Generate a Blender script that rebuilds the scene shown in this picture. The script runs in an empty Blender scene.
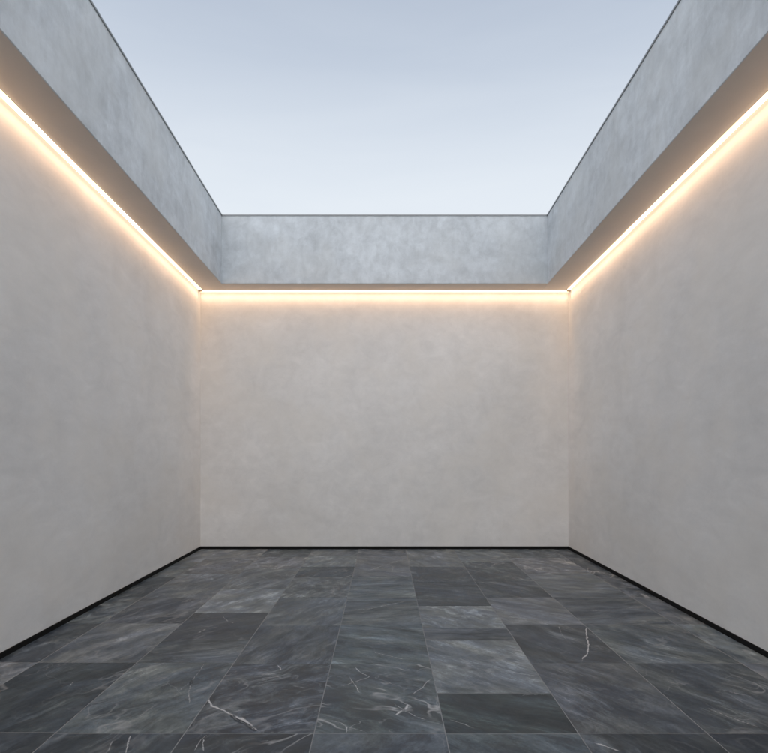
import bpy, bmesh, math, random
from mathutils import Vector, noise

scene = bpy.context.scene
col = scene.collection
R = math.radians

# ------------------------------------------------------------------ camera
EYE = 1.635
F = 613.0 / 768.0                       # focal length over image width
cam_d = bpy.data.cameras.new('camera')
cam_d.sensor_fit = 'HORIZONTAL'
cam_d.sensor_width = 36.0
cam_d.lens = 36.0 * F
cam_d.shift_y = 83.5 / 768.0
cam_d.clip_start = 0.05
cam_d.clip_end = 6000.0
cam = bpy.data.objects.new('camera', cam_d)
cam.location = (-0.008, 0.0, EYE)
cam.rotation_euler = (R(90), 0, 0)
col.objects.link(cam)
scene.camera = cam

# ------------------------------------------------------------------ sky, sun, exposure
SUN_ELEV, SUN_AZ = 46.0, 180.0          # sun veiled, behind the camera (azimuth clockwise from +Y)
world = bpy.data.worlds.new('World')
scene.world = world
world.use_nodes = True
wt = world.node_tree
wt.nodes.clear()
def WN(t, **k):
    n = wt.nodes.new(t)
    for a, b in k.items():
        setattr(n, a, b)
    return n
wout = WN('ShaderNodeOutputWorld')
bg = WN('ShaderNodeBackground')
bg.inputs['Strength'].default_value = 0.109
sky = WN('ShaderNodeTexSky', sky_type='NISHITA', sun_disc=False)
sky.sun_elevation = R(SUN_ELEV)
sky.sun_rotation = R(SUN_AZ)
sky.altitude = 0.0
sky.air_density = 1.0
sky.dust_density = 1.2
sky.ozone_density = 1.0
tc = WN('ShaderNodeTexCoord')
sep = WN('ShaderNodeSeparateXYZ')
wt.links.new(tc.outputs['Generated'], sep.inputs[0])
# thin veil of high cloud: thicker towards the horizon, faint streaks above
vm = WN('ShaderNodeMapping')
vm.inputs['Rotation'].default_value = (0.0, 0.0, R(12))
vm.inputs['Scale'].default_value = (1.4, 2.0, 9.0)
wt.links.new(tc.outputs['Generated'], vm.inputs['Vector'])
vn = WN('ShaderNodeTexNoise')
vn.inputs['Scale'].default_value = 1.6
vn.inputs['Detail'].default_value = 6.0
vn.inputs['Roughness'].default_value = 0.55
vn.inputs['Distortion'].default_value = 0.6
wt.links.new(vm.outputs[0], vn.inputs['Vector'])
vr = WN('ShaderNodeMapRange')
for i, v in zip((1, 2, 3, 4), (0.35, 0.75, -0.02, 0.035)):
    vr.inputs[i].default_value = v
wt.links.new(vn.outputs[0], vr.inputs[0])
vh = WN('ShaderNodeMapRange', interpolation_type='SMOOTHSTEP')
for i, v in zip((1, 2, 3, 4), (0.34, 0.66, 0.93, 0.46)):
    vh.inputs[i].default_value = v
wt.links.new(sep.outputs[2], vh.inputs[0])
va = WN('ShaderNodeMath', operation='ADD', use_clamp=True)
wt.links.new(vr.outputs[0], va.inputs[0])
wt.links.new(vh.outputs[0], va.inputs[1])
vmix = WN('ShaderNodeMix', data_type='RGBA')
vmix.inputs[7].default_value = (5.55, 5.92, 6.3, 1)
wt.links.new(va.outputs[0], vmix.inputs[0])
wt.links.new(sky.outputs[0], vmix.inputs[6])
wt.links.new(vmix.outputs[2], bg.inputs['Color'])
wt.links.new(bg.outputs[0], wout.inputs[0])

sun_d = bpy.data.lights.new('sun', 'SUN')
sun_d.energy = 1.38
sun_d.angle = R(120)
sun_d.color = (1.0, 0.98, 0.955)
sun = bpy.data.objects.new('sun', sun_d)
az, el = R(SUN_AZ), R(SUN_ELEV)
to_sun = Vector((math.sin(az) * math.cos(el), math.cos(az) * math.cos(el), math.sin(el)))
sun.rotation_euler = to_sun.to_track_quat('Z', 'Y').to_euler()
sun.location = to_sun * 40
col.objects.link(sun)

scene.view_settings.view_transform = 'Standard'
scene.view_settings.look = 'None'
scene.view_settings.exposure = 0.45
scene.view_settings.gamma = 1.0
scene.view_settings.use_curve_mapping = False
scene.render.engine = 'CYCLES'
scene.cycles.max_bounces = 10
scene.cycles.diffuse_bounces = 7
scene.cycles.glossy_bounces = 4
scene.cycles.use_denoising = True
scene.cycles.caustics_reflective = False
scene.cycles.sample_clamp_indirect = 6.0

# ------------------------------------------------------------------ material helpers
class NT:
    def __init__(self, name):
        self.m = bpy.data.materials.new(name)
        self.m.use_nodes = True
        self.t = self.m.node_tree
        self.t.nodes.clear()
        self.out = self.t.nodes.new('ShaderNodeOutputMaterial')
        self.p = self.t.nodes.new('ShaderNodeBsdfPrincipled')
        self.t.links.new(self.p.outputs[0], self.out.inputs[0])
    def n(self, typ, **k):
        n = self.t.nodes.new(typ)
        for a, b in k.items():
            setattr(n, a, b)
        return n
    def l(self, a, b):
        self.t.links.new(a, b)
    def noise(self, vec, scale, detail=5, rough=0.55, dist=0.0):
        n = self.n('ShaderNodeTexNoise')
        n.inputs['Scale'].default_value = scale
        n.inputs['Detail'].default_value = detail
        n.inputs['Roughness'].default_value = rough
        n.inputs['Distortion'].default_value = dist
        self.l(vec, n.inputs['Vector'])
        return n.outputs[0]
    def mapping(self, vec, scale=(1, 1, 1), loc=(0, 0, 0), rot=(0, 0, 0)):
        n = self.n('ShaderNodeMapping')
        n.inputs['Scale'].default_value = scale
        n.inputs['Location'].default_value = loc
        n.inputs['Rotation'].default_value = rot
        self.l(vec, n.inputs['Vector'])
        return n.outputs[0]
    def rng(self, v, a, b, c, d, smooth=False):
        n = self.n('ShaderNodeMapRange')
        if smooth:
            n.interpolation_type = 'SMOOTHSTEP'
        for i, x in zip((1, 2, 3, 4), (a, b, c, d)):
            n.inputs[i].default_value = x
        self.l(v, n.inputs[0])
        return n.outputs[0]
    def math(self, op, a, b, clamp=False):
        n = self.n('ShaderNodeMath', operation=op, use_clamp=clamp)
        for i, x in enumerate((a, b)):
            if isinstance(x, (int, float)):
                n.inputs[i].default_value = x
            else:
                self.l(x, n.inputs[i])
        return n.outputs[0]
    def mix(self, f, a, b):
        n = self.n('ShaderNodeMix', data_type='RGBA')
        for i, x in zip((0, 6, 7), (f, a, b)):
            if isinstance(x, (int, float)):
                n.inputs[i].default_value = x
            elif isinstance(x, tuple):
                n.inputs[i].default_value = x + (1,)
            else:
                self.l(x, n.inputs[i])
        return n.outputs[2]
    def bump(self, h, strength, dist):
        n = self.n('ShaderNodeBump')
        n.inputs['Strength'].default_value = strength
        n.inputs['Distance'].default_value = dist
        self.l(h, n.inputs['Height'])
        self.l(n.outputs[0], self.p.inputs['Normal'])
    def obj(self):
        return self.n('ShaderNodeTexCoord').outputs['Object']
    def attr(self, name):
        return self.n('ShaderNodeAttribute', attribute_name=name)


def plaster(name, base, contrast, streak=0.0):
    """trowelled lime plaster: big soft clouds, trowel patches, fine grain"""
    k = NT(name)
    v = k.obj()
    big = k.noise(v, 0.75, 4, 0.5, 0.4)
    med = k.noise(k.mapping(v, (1, 0.55, 1.2), (7, 3, 1)), 2.6, 6, 0.6, 1.2)
    pat = k.noise(k.mapping(v, (1.0, 0.5, 1.25), (2, 9, 4)), 5.5, 6, 0.68, 0.5)
    fine = k.noise(v, 38.0, 4, 0.6)
    s = k.math('ADD', k.math('MULTIPLY', k.rng(big, 0.3, 0.7, -1, 1), 0.40),
               k.math('MULTIPLY', k.rng(med, 0.3, 0.7, -1, 1), 0.32))
    s = k.math('ADD', s, k.math('MULTIPLY', k.rng(pat, 0.3, 0.7, -1, 1), 0.32))
    s = k.math('ADD', s, k.math('MULTIPLY', k.rng(fine, 0.3, 0.7, -1, 1), 0.10))
    if streak:
        st = k.noise(k.mapping(v, (5.5, 5.5, 0.9), (1, 5, 2)), 1.5, 5, 0.6, 0.5)
        s = k.math('ADD', s, k.math('MULTIPLY', k.rng(st, 0.3, 0.7, -1, 1), streak))
    if streak:
        bl = k.noise(k.mapping(v, (1.0, 0.8, 0.75), (5, 2, 6)), 6.5, 6, 0.66, 0.4)
        s = k.math('ADD', s, k.math('MULTIPLY', k.rng(bl, 0.34, 0.66, -1, 1), 0.42))
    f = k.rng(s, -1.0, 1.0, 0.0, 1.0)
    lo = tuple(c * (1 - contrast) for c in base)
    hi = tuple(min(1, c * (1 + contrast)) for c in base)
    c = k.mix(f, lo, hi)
    # slightly warmer / cooler patches
    hue = k.noise(k.mapping(v, loc=(11, 4, 8)), 1.3, 3, 0.5)
    c = k.mix(k.rng(hue, 0.42, 0.66, 0, 0.35, True), c, tuple(x * y for x, y in zip(base, (1.03, 1.0, 0.95))))
    k.l(c, k.p.inputs['Base Color'])
    k.l(k.rng(med, 0.3, 0.7, 0.62, 0.8), k.p.inputs['Roughness'])
    k.p.inputs['Specular IOR Level'].default_value = 0.3
    h = k.math('ADD', k.math('MULTIPLY', pat, 0.5), k.math('MULTIPLY', fine, 0.12))
    k.bump(h, 0.12, 0.006)
    return k.m


def plain(name, base, rough, metal=0.0, var=0.12, scale=6.0):
    k = NT(name)
    v = k.obj()
    n = k.noise(v, scale, 5, 0.6)
    c = k.mix(k.rng(n, 0.3, 0.7, 0, 1), tuple(x * (1 - var) for x in base), tuple(x * (1 + var) for x in base))
    k.l(c, k.p.inputs['Base Color'])
    k.l(k.rng(n, 0.3, 0.7, rough * 0.85, min(1, rough * 1.15)), k.p.inputs['Roughness'])
    k.p.inputs['Metallic'].default_value = metal
    return k.m


def emitter(name, color, strength):
    k = NT(name)
    k.p.inputs['Base Color'].default_value = (0.8, 0.8, 0.78, 1)
    k.p.inputs['Roughness'].default_value = 0.5
    k.p.inputs['Emission Color'].default_value = color + (1,)
    k.p.inputs['Emission Strength'].default_value = strength
    return k.m


def marble(name):
    """grey-blue slate marble; per-vertex attributes drive each slab's own figure"""
    k = NT(name)
    mc = k.attr('figure').outputs['Vector']          # slab-local coords, streaks run along X
    tone = k.attr('tone').outputs['Fac']
    green = k.attr('green').outputs['Fac']
    cloud = k.attr('cloud').outputs['Fac']
    veins = k.attr('veins').outputs['Fac']
    inlay = k.attr('inlay').outputs['Fac']
    # warp the coordinates
    wn = k.n('ShaderNodeTexNoise')
    wn.inputs['Scale'].default_value = 2.2
    wn.inputs['Detail'].default_value = 4
    k.l(mc, wn.inputs['Vector'])
    sc = k.n('ShaderNodeVectorMath', operation='MULTIPLY_ADD')
    k.l(wn.outputs[1], sc.inputs[0])
    sc.inputs[1].default_value = (0.19, 0.19, 0.19)
    k.l(mc, sc.inputs[2])
    w = sc.outputs[0]
    streak = k.noise(k.mapping(w, (0.75, 2.0, 1)), 2.3, 10, 0.70, 0.35)
    fibre = k.noise(k.mapping(w, (0.9, 9.0, 1), (3, 1, 0)), 2.6, 6, 0.65, 0.2)
    blotch = k.noise(k.mapping(w, (1, 1.5, 1), (9, 4, 0)), 4.6, 7, 0.62, 0.9)
    grain = k.noise(mc, 55.0, 4, 0.65)
    a = k.math('ADD', k.math('MULTIPLY', k.rng(streak, 0.36, 0.64, -1, 1), 0.72),
               k.math('MULTIPLY', k.rng(fibre, 0.34, 0.66, -1, 1), 0.22))
    b = k.math('MULTIPLY', k.rng(blotch, 0.33, 0.67, -1, 1), 1.0)
    ab = k.n('ShaderNodeMix', data_type='FLOAT')
    k.l(cloud, ab.inputs[0]); k.l(a, ab.inputs[2]); k.l(b, ab.inputs[3])
    s = k.math('ADD', ab.outputs[0], k.math('MULTIPLY', k.rng(grain, 0.3, 0.7, -1, 1), 0.26))
    # pale feathery wisps running with the figure
    wq = k.noise(k.mapping(w, (0.38, 2.6, 1), (6, 2, 0)), 2.0, 6, 0.62, 0.6)
    wd = k.rng(k.math('ABSOLUTE', k.math('SUBTRACT', wq, 0.5), 0), 0.0, 0.055, 1.0, 0.0)
    wg = k.rng(k.noise(k.mapping(mc, loc=(8, 1, 0)), 1.9, 3, 0.5), 0.40, 0.66, 0, 1, True)
    s = k.math('ADD', s, k.math('MULTIPLY', k.math('MULTIPLY', wd, wd), k.math('MULTIPLY', wg, 0.6)))
    s = k.math('SUBTRACT', s, 0.08)
    s = k.math('ADD', s, tone)
    f = k.rng(s, -1.15, 1.15, 0.0, 1.0)
    rp = k.n('ShaderNodeValToRGB')
    e = rp.color_ramp.elements
    e[0].position = 0.0; e[0].color = (0.012, 0.018, 0.025, 1)
    e[1].position = 1.0; e[1].color = (0.270, 0.295, 0.320, 1)
    x = e.new(0.30); x.color = (0.035, 0.045, 0.057, 1)
    x = e.new(0.55); x.color = (0.081, 0.095, 0.110, 1)
    x = e.new(0.78); x.color = (0.138, 0.154, 0.172, 1)
    k.l(f, rp.inputs[0])
    gm = k.n('ShaderNodeMix', data_type='RGBA', blend_type='MULTIPLY')
    gm.inputs[7].default_value = (0.86, 1.02, 0.96, 1)
    k.l(green, gm.inputs[0]); k.l(rp.outputs[0], gm.inputs[6])
    c = gm.outputs[2]
    # rusty-grey mineral haze in places
    hz = k.noise(k.mapping(mc, (0.6, 1.2, 1), (5, 7, 0)), 1.7, 4, 0.5)
    c = k.mix(k.rng(hz, 0.54, 0.78, 0, 0.18, True), c, (0.110, 0.113, 0.110))
    # drifting blue and grey-green hues inside each slab
    h1 = k.noise(k.mapping(w, (0.7, 1.3, 1), (13, 2, 0)), 2.6, 5, 0.6, 0.4)
    hm = k.n('ShaderNodeMix', data_type='RGBA', blend_type='MULTIPLY')
    hm.inputs[0].default_value = 1.0
    k.l(c, hm.inputs[6])
    k.l(k.mix(k.rng(h1, 0.36, 0.64, 0, 1, True), (0.95, 1.0, 1.09), (1.05, 1.03, 0.96)), hm.inputs[7])
    c = hm.outputs[2]
    # hairline white veins: distorted ridges of a noise
    def ridge(scale, loc, width, strch):
        q = k.noise(k.mapping(w, (1.0, strch, 1), loc), scale, 3, 0.5, 0.5)
        d = k.math('ABSOLUTE', k.math('SUBTRACT', q, 0.5), 0)
        return k.rng(d, 0.0, width, 1.0, 0.0)
    r1 = ridge(1.15, (4, 8, 0), 0.015, 1.7)
    r2 = ridge(2.3, (1, 3, 0), 0.011, 1.4)
    gate = k.rng(k.noise(k.mapping(mc, loc=(2, 6, 0)), 2.4, 3, 0.5), 0.43, 0.62, 0, 1, True)
    vv = k.math('MULTIPLY', k.math('MAXIMUM', r1, k.math('MULTIPLY', r2, 0.6)), gate)
    vv = k.math('MULTIPLY', vv, veins, True)
    c = k.mix(k.math('MULTIPLY', vv, 0.9), c, (0.31, 0.325, 0.335))
    # broad inlaid calcite veins (attribute on their own faces)
    rag = k.rng(k.noise(mc, 34.0, 6, 0.75), 0.3, 0.7, -0.45, 0.45)
    iv = k.rng(k.math('ADD', inlay, k.math('MULTIPLY', rag, k.rng(inlay, 0.0, 0.25, 0, 1))), 0.18, 1.1, 0, 1, True)
    c = k.mix(iv, c, (0.40, 0.41, 0.42))
    k.l(c, k.p.inputs['Base Color'])
    rr = k.math('ADD', k.rng(blotch, 0.3, 0.7, 0.34, 0.50), k.rng(grain, 0.3, 0.7, -0.04, 0.05))
    k.l(rr, k.p.inputs['Roughness'])
    k.p.inputs['IOR'].default_value = 1.5
    k.p.inputs['Specular IOR Level'].default_value = 0.30
    h = k.math('ADD', k.math('MULTIPLY', streak, 0.5), k.math('MULTIPLY', grain, 0.10))
    k.bump(h, 0.10, 0.004)
    return k.m


M_WALL = plaster('trowelled_plaster', (0.700, 0.692, 0.680), 0.15)
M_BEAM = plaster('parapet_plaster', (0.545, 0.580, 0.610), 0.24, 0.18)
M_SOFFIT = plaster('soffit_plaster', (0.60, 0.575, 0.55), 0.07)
M_COPING = plain('dark_zinc', (0.30, 0.31, 0.32), 0.5, 0.7)
M_SKIRT = plain('black_aluminium', (0.007, 0.007, 0.007), 0.75, 0.0)
M_SKIRT.node_tree.nodes['Principled BSDF'].inputs['Specular IOR Level'].default_value = 0.15
M_GROUT = plain('pale_grout', (0.19, 0.198, 0.205), 0.9, 0.0, 0.25, 14.0)
M_MARBLE = marble('grey_marble')
M_ALU = plain('anodised_aluminium', (0.55, 0.52, 0.47), 0.4, 0.6)
M_LED = emitter('warm_diffuser', (1.0, 0.72, 0.47), 2.6)
M_CAP = plain('bronze_cap', (0.20, 0.15, 0.10), 0.6)
M_GROUND = plain('gravel_ground', (0.16, 0.155, 0.145), 0.95, 0.0, 0.4, 3.0)

# ------------------------------------------------------------------ mesh helpers
def link(name, bm, mat, parent=None, smooth=False):
    me = bpy.data.meshes.new(name)
    bmesh.ops.recalc_face_normals(bm, faces=bm.faces)
    bm.to_mesh(me); bm.free()
    if smooth:
        for p in me.polygons:
            p.use_smooth = True
    me.materials.append(mat)
    o = bpy.data.objects.new(name, me)
    col.objects.link(o)
    if parent:
        o.parent = parent
    return o

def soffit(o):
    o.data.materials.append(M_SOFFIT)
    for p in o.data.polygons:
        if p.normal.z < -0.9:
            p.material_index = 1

def thing(name, label, cat, group=None, loc=(0, 0, 0)):
    o = bpy.data.objects.new(name, None)
    o.location = loc
    o.empty_display_size = 0.3
    col.objects.link(o)
    o['label'] = label
    o['category'] = cat
    if group:
        o['group'] = group
    return o

def sweep(bm, prof0, prof1):
    """solid between two matching closed outlines (lists of points)"""
    n = len(prof0)
    a = [bm.verts.new(p) for p in prof0]
    b = [bm.verts.new(p) for p in prof1]
    for i in range(n):
        bm.faces.new((a[i], a[(i + 1) % n], b[(i + 1) % n], b[i]))
    bm.faces.new(a)
    bm.faces.new(list(reversed(b)))

# the court: 6 m wide, back wall at y = 10; paving falls towards the front for
# drainage and the parapet steps up gently towards it
W, D, Y0 = 3.0, 10.0, -1.6
TH = 0.36                              # wall thickness
S_SIDE, S_BACK = 0.45, 0.40            # overhang of the parapet beam
def zf(y): return 0.018 * y                                      # paving
def zs(y): return EYE + 2.757 + 0.0163 * (10 - y)                # soffit
def zt(y): return EYE + 3.844 + 0.0326 * (9.6 - y)               # top of coping
CAP = 0.021
SK_H, SK_T = 0.045, 0.012

# ------------------------------------------------------------------ ground and paving
bm = bmesh.new()
rings = [1.0, 30, 90, 300, 900, 2600]
vs = []
for r in rings:
    s = r if r > 1 else 0
    vs.append([bm.verts.new((s * math.cos(2 * math.pi * i / 32), 4 + s * math.sin(2 * math.pi * i / 32), -0.16)) for i in range(32)] if s else [bm.verts.new((0, 4, -0.16))])
for i in range(32):
    bm.faces.new((vs[0][0], vs[1][i], vs[1][(i + 1) % 32]))
    for q in range(1, len(rings) - 1):
        bm.faces.new((vs[q][i], vs[q + 1][i], vs[q + 1][(i + 1) % 32], vs[q][(i + 1) % 32]))
g = link('ground', bm, M_GROUND)
g['kind'] = 'structure'

bm = bmesh.new()                       # grout bed under the slabs
y1, y2 = Y0, D + 0.02
sweep(bm, [(-W - .05, y1, -0.15), (W + .05, y1, -0.15), (W + .05, y1, zf(y1) - 0.0014), (-W - .05, y1, zf(y1) - 0.0014)],
      [(-W - .05, y2, -0.15), (W + .05, y2, -0.15), (W + .05, y2, zf(y2) - 0.0014), (-W - .05, y2, zf(y2) - 0.0014)])
gb = link('paving_bed', bm, M_GROUT)
gb['kind'] = 'structure'

def depth(py):                         # row joints measured on the photograph -> metres from the camera
    return EYE * 613.0 / (py - 449.0)
cols_x = [-2.998, -2.66, -1.90, -1.155, -0.41, 0.345, 1.11, 1.85, 2.715, 2.998]
rows_px = {                            # nearest joint first
    0: [733.5, 662.6, 623.6, 597.5, 577, 562],
    1: [732.5, 662.6, 623.6, 597.5, 574, 560],
    2: [733.5, 662.8, 640.0, 612.8, 589, 569, 557],
    3: [733.6, 664.0, 625.6, 597.5, 577, 567, 556],
    4: [733.6, 664.2, 625.0, 601.0, 576.6, 556],
    5: [733.8, 693.2, 640.6, 628.4, 606, 582.2, 567],
    6: [733.4, 663.6, 624.6, 597.6, 581.5, 562],
    7: [733.4, 663.2, 624.4, 597.5, 574, 558],
    8: [733.4, 663.2, 624.4, 597.5, 574, 558],
}
front_rows = [-1.6, -0.4, 0.75, 1.9]
rnd = random.Random(11)
# (column, row index from the nearest measured joint) -> tone, green, cloudiness, veins, streak angle
special = {
    (1, 0): dict(tone=-0.48, cloud=0.2, veins=0.4, ang=64),
    (2, 0): dict(tone=0.04, cloud=0.4, veins=0.45, ang=60),
    (3, 0): dict(tone=-0.22, cloud=0.9, veins=0.35, ang=35),
    (4, 0): dict(tone=-0.08, cloud=0.45, veins=1.0, ang=-30),
    (5, 0): dict(tone=-0.50, green=1.0, cloud=0.1, veins=0.0, ang=-32),
    (5, 1): dict(tone=0.28, cloud=0.3, veins=0.3, ang=-45),
    (6, 0): dict(tone=-0.16, cloud=0.3, veins=0.15, ang=-60),
    (6, 1): dict(tone=-0.35, cloud=0.3, veins=0.2, ang=-60),
    (7, 0): dict(tone=-0.22, cloud=0.2, veins=0.4, ang=-62),
    (7, 1): dict(tone=-0.06, cloud=0.2, veins=0.2, ang=-55),
    (4, 1): dict(tone=-0.02, green=0.6, cloud=0.15, veins=0.2, ang=-18),
    (4, 2): dict(tone=-0.02, green=0.3, cloud=0.25, veins=0.1, ang=14),
    (4, 3): dict(tone=0.10, cloud=0.2, ang=10),
    (3, 1): dict(tone=-0.15, green=0.1, cloud=0.25, veins=0.0, ang=72),
    (3, 2): dict(tone=0.06, cloud=0.4, veins=0.1, ang=68),
    (2, 1): dict(tone=-0.14, green=0.2, cloud=0.1, veins=0.0, ang=20),
    (2, 2): dict(tone=-0.42, cloud=0.5, veins=0.25, ang=42),
    (2, 3): dict(tone=0.34, cloud=0.5, veins=0.0, ang=60),
    (1, 1): dict(tone=0.12, cloud=0.3, veins=0.3, ang=66),
    (1, 2): dict(tone=-0.15, cloud=0.2, veins=0.3, ang=66),
    (1, 3): dict(tone=0.02, cloud=0.4, ang=66),
    (5, 2): dict(tone=-0.28, cloud=0.1, veins=0.0, ang=-5),
    (5, 3): dict(tone=0.30, cloud=0.6, veins=0.0, ang=-50),
    (5, 4): dict(tone=-0.32, cloud=0.6, veins=0.0, ang=-20),
    (6, 2): dict(tone=0.14, cloud=0.3, veins=0.0, ang=-40),
    (6, 3): dict(tone=-0.28, cloud=0.3, veins=0.0, ang=-50),
    (7, 2): dict(tone=-0.15, cloud=0.1, veins=0.0, ang=10),
    (7, 3): dict(tone=0.05, cloud=0.3, veins=0.0, ang=-20),
    # the row in front (below the nearest joint)
    (1, -1): dict(tone=-0.60, cloud=0.1, veins=0.1, ang=66),
    (2, -1): dict(tone=-0.50, cloud=0.25, veins=0.2, ang=66),
    (3, -1): dict(tone=-0.45, cloud=0.8, veins=0.8, ang=45),
    (4, -1): dict(tone=-0.05, cloud=0.5, veins=0.3, ang=60),
    (5, -1): dict(tone=0.0, green=0.5, cloud=0.1, veins=0.1, ang=-40),
    (6, -1): dict(tone=-0.60, cloud=0.1, veins=0.1, ang=-62),
    (7, -1): dict(tone=-0.70, cloud=0.1, veins=0.1, ang=-60),
}
bm = bmesh.new()
L = {}
for nm in ('tone', 'green', 'cloud', 'veins', 'inlay'):
    L[nm] = bm.verts.layers.float.new(nm)
L['figure'] = bm.verts.layers.float_vector.new('figure')
tiles = []
def fig_vec(t, x, y):
    c, s = math.cos(-t['ang']), math.sin(-t['ang'])
    dx, dy = x - t['cx'], y - t['cy']
    return Vector((dx * c - dy * s + t['ox'], dx * s + dy * c + t['oy'], t['oz']))
def tv(t, x, y, dz=0.0, inlay=0.0):
    v = bm.verts.new((x, y, zf(y) + dz + t['lift']))
    for nm in ('tone', 'green', 'cloud', 'veins'):
        v[L[nm]] = t[nm] * (1.55 if nm == 'tone' else 1)
    v[L['inlay']] = inlay
    v[L['figure']] = fig_vec(t, x, y)
    return v
GX, GY, EDGE = 0.0030, 0.0034, 0.0012  # half joint widths, eased arris
for ci in range(len(cols_x) - 1):
    ys = front_rows + [depth(p) for p in rows_px[ci]] + [D - 0.004]
    for ri in range(len(ys) - 1):
        key = (ci, ri - len(front_rows))
        sp = special.get(key, {})
        side = (cols_x[ci] + cols_x[ci + 1]) / 2
        base = 70 if side < -0.5 else (-70 if side > 0.5 else rnd.choice((-40, 40, 25)))
        t = dict(
            tone=sp.get('tone', rnd.uniform(-0.38, 0.28)), green=0.06 + sp.get('green', rnd.choice((0.0, 0.1, 0.2, 0.4))),
            cloud=sp.get('cloud', rnd.choice((0.35, 0.5, 0.7, 0.85))), veins=sp.get('veins', rnd.choice((0.1, 0.3, 0.5, 0.8))),
            ang=R(sp.get('ang', base + rnd.uniform(-14, 14))), ox=rnd.uniform(-40, 40), oy=rnd.uniform(-40, 40), oz=rnd.uniform(-9, 9),
            lift=rnd.uniform(-0.0004, 0.0004))
        xa, xb, ya, yb = cols_x[ci] + GX, cols_x[ci + 1] - GX, ys[ri] + GY, ys[ri + 1] - GY
        t.update(cx=(xa + xb) / 2, cy=(ya + yb) / 2, xa=xa, xb=xb, ya=ya, yb=yb, key=key)
        tiles.append(t)
        o = [tv(t, x, y, -0.0035) for x, y in ((xa, ya), (xb, ya), (xb, yb), (xa, yb))]
        m = [tv(t, x, y, -EDGE * 0.5) for x, y in ((xa, ya), (xb, ya), (xb, yb), (xa, yb))]
        u = [tv(t, x, y, 0.0) for x, y in ((xa + EDGE, ya + EDGE), (xb - EDGE, ya + EDGE), (xb - EDGE, yb - EDGE), (xa + EDGE, yb - EDGE))]
        for i in range(4):
            j = (i + 1) % 4
            bm.faces.new((o[i], o[j], m[j], m[i]))
            bm.faces.new((m[i], m[j], u[j], u[i]))
        bm.faces.new(u)
# calcite veins inlaid in single slabs: photo polyline -> floor plane, own width in metres
def floor_pt(px, py):
    d = depth(py)
    return ((px - 384.5) / 613.0 * d, d)
vein_rnd = random.Random(5)
def vein(key, pts, width, amt=1.0, fade=True):
    t = next(q for q in tiles if q['key'] == key)
    P = [Vector(floor_pt(*p)) for p in pts]
    # resample with a little wander
    out = []
    for a, b in zip(P[:-1], P[1:]):
        n = max(3, int((b - a).length / 0.012))
        for i in range(n):
            out.append(a.lerp(b, i / n))
    out.append(P[-1])
    sm = out[:]
    for _ in range(3):
        sm = [sm[0]] + [(sm[i - 1] + sm[i] * 2 + sm[i + 1]) / 4 for i in range(1, len(sm) - 1)] + [sm[-1]]
    seed = vein_rnd.uniform(0, 100)
    tot = len(sm)
    prev = None
    for i, p in enumerate(sm):
        d = (sm[min(i + 1, tot - 1)] - sm[max(i - 1, 0)])
        if d.length < 1e-6:
            continue
        n = Vector((-d.y, d.x)).normalized()
        wob = noise.noise(Vector((i * 0.19, seed, 0))) + 0.6 * noise.noise(Vector((i * 0.53, seed, 4)))
        p = p + n * wob * 0.006
        end = min(1.0, 6.0 * min(i, tot - 1 - i) / tot + 0.25) if fade else 1.0
        wd = width * 0.72 * end * (0.55 + 1.5 * abs(noise.noise(Vector((i * 0.16, seed + 9, 3)))))
        q = []
        for k_, am in ((-2.4, 0.0), (-0.8, 0.30 * amt), (-0.25, amt), (0.25, amt), (0.8, 0.30 * amt), (2.4, 0.0)):
            x, y = p + n * k_ * wd
            x = min(max(x, t['xa'] + EDGE + .001), t['xb'] - EDGE - .001)
            y = min(max(y, t['ya'] + EDGE + .001), t['yb'] - EDGE - .001)
            q.append(tv(t, x, y, 0.0004, am * end))
        if prev:
            for a in range(5):
                try:
                    bm.faces.new((prev[a], prev[a + 1], q[a + 1], q[a]))
                except ValueError:
                    pass
        prev = q
vein((3, 0), [(205, 695), (211, 706), (224, 711), (233, 716), (246, 722), (255, 730), (260, 733)], 0.019, 1.0)
vein((3, 0), [(229, 714), (236, 720), (247, 725), (254, 731)], 0.010, 0.8)
vein((3, 0), [(276, 665), (280, 668), (281, 671)], 0.008, 0.8)
vein((6, 1), [(585.5, 626), (586, 636), (588, 645), (587, 654), (582, 658), (580.5, 663)], 0.012, 0.95)
vein((6, 1), [(558, 626), (561, 634), (566, 640)], 0.010, 0.5)
vein((4, 0), [(353, 665), (359, 672), (369, 677), (352, 683), (335, 688)], 0.008, 0.75)
vein((4, 0), [(348, 676), (355, 686), (359, 694)], 0.008, 0.7)
vein((4, 0), [(394, 716), (400, 711), (405, 709), (407, 704)], 0.014, 1.0)
vein((4, 0), [(392, 703), (404, 711), (416, 717), (428, 721)], 0.008, 0.65)
vein((4, 0), [(431, 679), (425, 683), (422, 688), (410, 695)], 0.009, 0.7)
vein((4, 0), [(328, 720), (340, 723), (346, 727), (358, 730), (367, 733)], 0.006, 0.65)
vein((4, 0), [(346, 727), (345.5, 733)], 0.006, 0.9)
vein((4, 0), [(388, 689), (400, 688), (414, 690)], 0.007, 0.45)
vein((4, 1), [(368, 651), (384, 655), (404, 660)], 0.006, 0.7)
vein((5, 1), [(513, 650), (518, 651), (527, 652)], 0.009, 0.8)
vein((5, 1), [(503, 670), (520, 674), (543, 677)], 0.009, 0.65)
vein((5, 0), [(521, 696), (528, 694.5), (545, 695)], 0.008, 0.6)
vein((5, 0), [(446, 719), (460, 723), (475, 729)], 0.009, 0.6)
vein((2, 0), [(205, 662), (200, 670), (192, 680), (188, 692), (189, 707)], 0.010, 0.5)
vein((2, 0), [(170, 700), (180, 690), (192, 680)], 0.014, 0.35)
vein((1, 0), [(72, 682), (69.5, 686)], 0.012, 0.6)
vein((1, 1), [(53, 635), (62, 633), (71, 632.5), (66, 637)], 0.010, 0.45)
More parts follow.
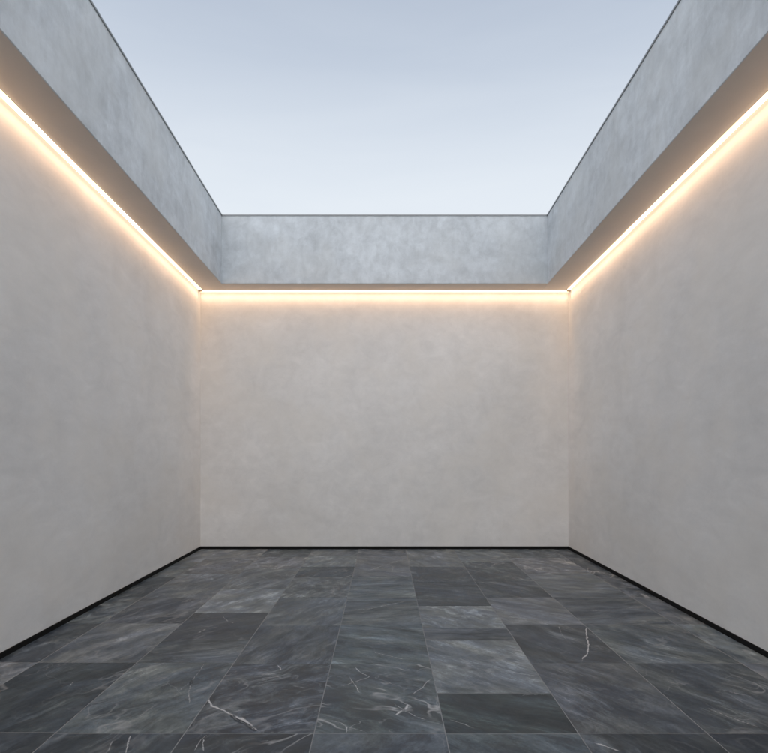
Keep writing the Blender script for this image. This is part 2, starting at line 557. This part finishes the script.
vein((2, -1), [(129, 735), (127, 745), (124, 756)], 0.011, 0.75)
vein((2, -1), [(112, 740), (108, 748), (104, 757)], 0.010, 0.45)
vein((3, -1), [(206, 735), (201, 739), (192, 752)], 0.009, 0.8)
vein((3, -1), [(202, 738), (203, 752)], 0.007, 0.7)
vein((6, -1), [(592, 743), (604, 746), (620, 752)], 0.016, 0.75)
vein((7, 0), [(702, 706), (725, 716), (748, 724), (766, 730)], 0.007, 0.6)
vein((7, 0), [(714, 688), (733, 693), (752, 697)], 0.014, 0.5)
vein((4, 2), [(346, 611), (370, 609), (392, 604), (413, 600)], 0.026, 0.45)
vein((4, 4), [(366, 572), (382, 566), (398, 561), (405, 559)], 0.03, 0.40)
vein((7, 2), [(586, 611.5), (610, 610), (632, 608), (650, 606)], 0.014, 0.45)
vein((2, 2), [(196, 634), (206, 629), (218, 627)], 0.014, 0.5)
vein((2, 2), [(222, 616), (228, 622), (236, 624)], 0.016, 0.45)
fl = link('marble_paving', bm, M_MARBLE)
fl['kind'] = 'structure'

# ------------------------------------------------------------------ walls
def wall_side(sx, label):
    root = thing('courtyard_wall', label, 'wall', 'plaster walls round the courtyard', (sx * W, 4.2, 0))
    inv = Vector((-sx * W, -4.2, 0))
    def pt(x, y, z): return tuple(Vector((sx * x, y, z)) + inv)
    ya, yb = Y0, D + TH
    bm = bmesh.new()                   # wall face up to the soffit
    sweep(bm, [pt(W, ya, -0.155), pt(W + TH, ya, -0.155), pt(W + TH, ya, zs(ya)), pt(W, ya, zs(ya))],
          [pt(W, yb, -0.155), pt(W + TH, yb, -0.155), pt(W + TH, yb, zs(yb)), pt(W, yb, zs(yb))])
    link('wall_face', bm, M_WALL, root)
    xi, xo = W - S_SIDE, W + TH + 0.002
    c = 0.006
    bm = bmesh.new()                   # overhanging parapet beam
    def prof(y):
        return [pt(xi, y, zs(y) + c), pt(xi + c, y, zs(y)), pt(xo, y, zs(y)), pt(xo, y, zt(y) - CAP), pt(xi, y, zt(y) - CAP)]
    sweep(bm, prof(ya), prof(yb))
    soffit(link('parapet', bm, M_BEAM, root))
    bm = bmesh.new()
    p = 0.010
    def cp(y):
        return [pt(xi - p, y, zt(y) - CAP), pt(xo + p, y, zt(y) - CAP), pt(xo + p, y, zt(y) - .002), pt(xo + p - .002, y, zt(y)), pt(xi - p + .002, y, zt(y)), pt(xi - p, y, zt(y) - .002)]
    sweep(bm, cp(ya), cp(yb))
    link('coping', bm, M_COPING, root)
    bm = bmesh.new()
    y1 = D
    def sk(y):
        return [pt(W, y, zf(y) - .002), pt(W - SK_T, y, zf(y) - .002), pt(W - SK_T, y, zf(y) + SK_H - .002), pt(W - SK_T + .002, y, zf(y) + SK_H), pt(W, y, zf(y) + SK_H)]
    sweep(bm, sk(ya), sk(y1))
    link('skirting', bm, M_SKIRT, root)
    return root
wall_side(-1, 'pale grey plaster side wall left of the court with overhanging parapet and black skirting')
wall_side(1, 'pale grey plaster side wall right of the court with overhanging parapet and black skirting')

root = thing('courtyard_wall', 'pale grey plaster end wall facing the viewer between the two side walls', 'wall', 'plaster walls round the courtyard', (0, D, 0))
bm = bmesh.new()
def q(x, y, z): return (x, y - D, z)
sweep(bm, [q(-W, D, -.155), q(-W, D + TH, -.155), q(-W, D + TH, zs(D + TH)), q(-W, D, zs(D))],
      [q(W, D, -.155), q(W, D + TH, -.155), q(W, D + TH, zs(D + TH)), q(W, D, zs(D))])
link('wall_face', bm, M_WALL, root)
xi = W - S_SIDE
yi, yo, c, p = D - S_BACK, D + TH + .002, 0.006, 0.010
bm = bmesh.new()
def prof(x):
    return [q(x, yi, zs(yi) + c), q(x, yi + c, zs(yi)), q(x, yo, zs(yo)), q(x, yo, zt(yi) - CAP), q(x, yi, zt(yi) - CAP)]
sweep(bm, prof(-xi), prof(xi))
soffit(link('parapet', bm, M_BEAM, root))
bm = bmesh.new()
def cp(x):
    z = zt(yi)
    return [q(x, yi - p, z - CAP), q(x, yo + p, z - CAP), q(x, yo + p, z), q(x, yi - p + .002, z), q(x, yi - p, z - .002)]
sweep(bm, cp(-xi + p), cp(xi - p))
link('coping', bm, M_COPING, root)
bm = bmesh.new()
def sk(x):
    z = zf(D)
    return [q(x, D, z - .002), q(x, D - SK_T, z - .002), q(x, D - SK_T, z + SK_H - .002), q(x, D - SK_T + .002, z + SK_H), q(x, D, z + SK_H)]
sweep(bm, sk(-W + SK_T), sk(W - SK_T))
link('skirting', bm, M_SKIRT, root)

# ------------------------------------------------------------------ linear lights under the soffit
BEAM = 1.85
LW, LT, GAP = 0.044, 0.016, 0.005                 # strip width along the soffit and its depth
def light_run(label, origin, along, inward, n0, n1, slope):
    """origin: wall/soffit corner at run start; along: unit vector; inward: away from the wall"""
    root = thing('linear_light', label, 'light', 'warm light strips under the parapet', origin)
    A, I = Vector(along), Vector(inward)
    def pr(pts, s):
        return [tuple(A * s + I * a + Vector((0, 0, -b + slope * s))) for a, b in pts]
    bm = bmesh.new()                   # aluminium channel: top plate and a fin against the wall
    ch = [(GAP, 0.001), (GAP + .006 + LW, 0.001), (GAP + .006 + LW, 0.004), (GAP + .003, 0.004), (GAP + .003, LT * .6), (GAP, LT * .6)]
    sweep(bm, pr(ch, n0), pr(ch, n1))
    link('channel', bm, M_ALU, root)
    bm = bmesh.new()                   # opal diffuser, slightly domed downwards
    x0, x1 = GAP + .0035, GAP + .0055 + LW
    df = [(x0, 0.0045), (x1, 0.0045)]
    for i in range(6):
        a = math.pi / 2 * i / 5
        df.append((x1 - 0.006 + 0.006 * math.cos(a), LT - 0.006 + 0.006 * math.sin(a)))
    df.append((x0, LT))
    sweep(bm, pr(df, n0 + .004), pr(df, n1 - .004))
    link('diffuser', bm, M_LED, root)
    # the strip's own wall-wash beam, leaving the face of the diffuser
    ld = bpy.data.lights.new('strip_beam', 'AREA')
    ld.shape = 'RECTANGLE'
    ld.size, ld.size_y = (n1 - n0) - .02, LW - .006
    ld.spread = R(68)
    ld.color = (1.0, 0.655, 0.43)
    ld.energy = BEAM * (n1 - n0)
    lo = bpy.data.objects.new('strip_beam', ld)
    col.objects.link(lo)
    lo.parent = root
    m = (n0 + n1) / 2
    lo.location = A * m + I * (GAP + .0045 + LW / 2) + Vector((0, 0, slope * m - LT - .002))
    X = (A + Vector((0, 0, slope))).normalized()
    Z = Vector((0, 0, 1)); Z = (Z - X * Z.dot(X)).normalized()
    Y = Z.cross(X)
    from mathutils import Matrix
    lo.rotation_euler = Matrix((X, Y, Z)).transposed().to_euler()
    return root, pr
for sx, nm in ((-1, 'left'), (1, 'right')):
    r, pr = light_run('long glowing warm white strip along the top of the %s side wall' % nm,
                      (sx * W, D, zs(D)), (0, -1, 0), (-sx, 0, 0), 0.115, D - Y0 - 0.02, 0.0163)
    bm = bmesh.new()
    cap = [(GAP - .003, 0.002), (GAP + LW + .010, 0.002), (GAP + LW + .010, LT + .022), (GAP - .003, LT + .022)]
    sweep(bm, pr(cap, 0.100), pr(cap, 0.1155))
    link('end_cap', bm, M_CAP, r)
light_run('short glowing warm white strip along the top of the end wall', (-W, D, zs(D)), (1, 0, 0), (0, -1, 0), 0.002, 2 * W - 0.002, 0.0)
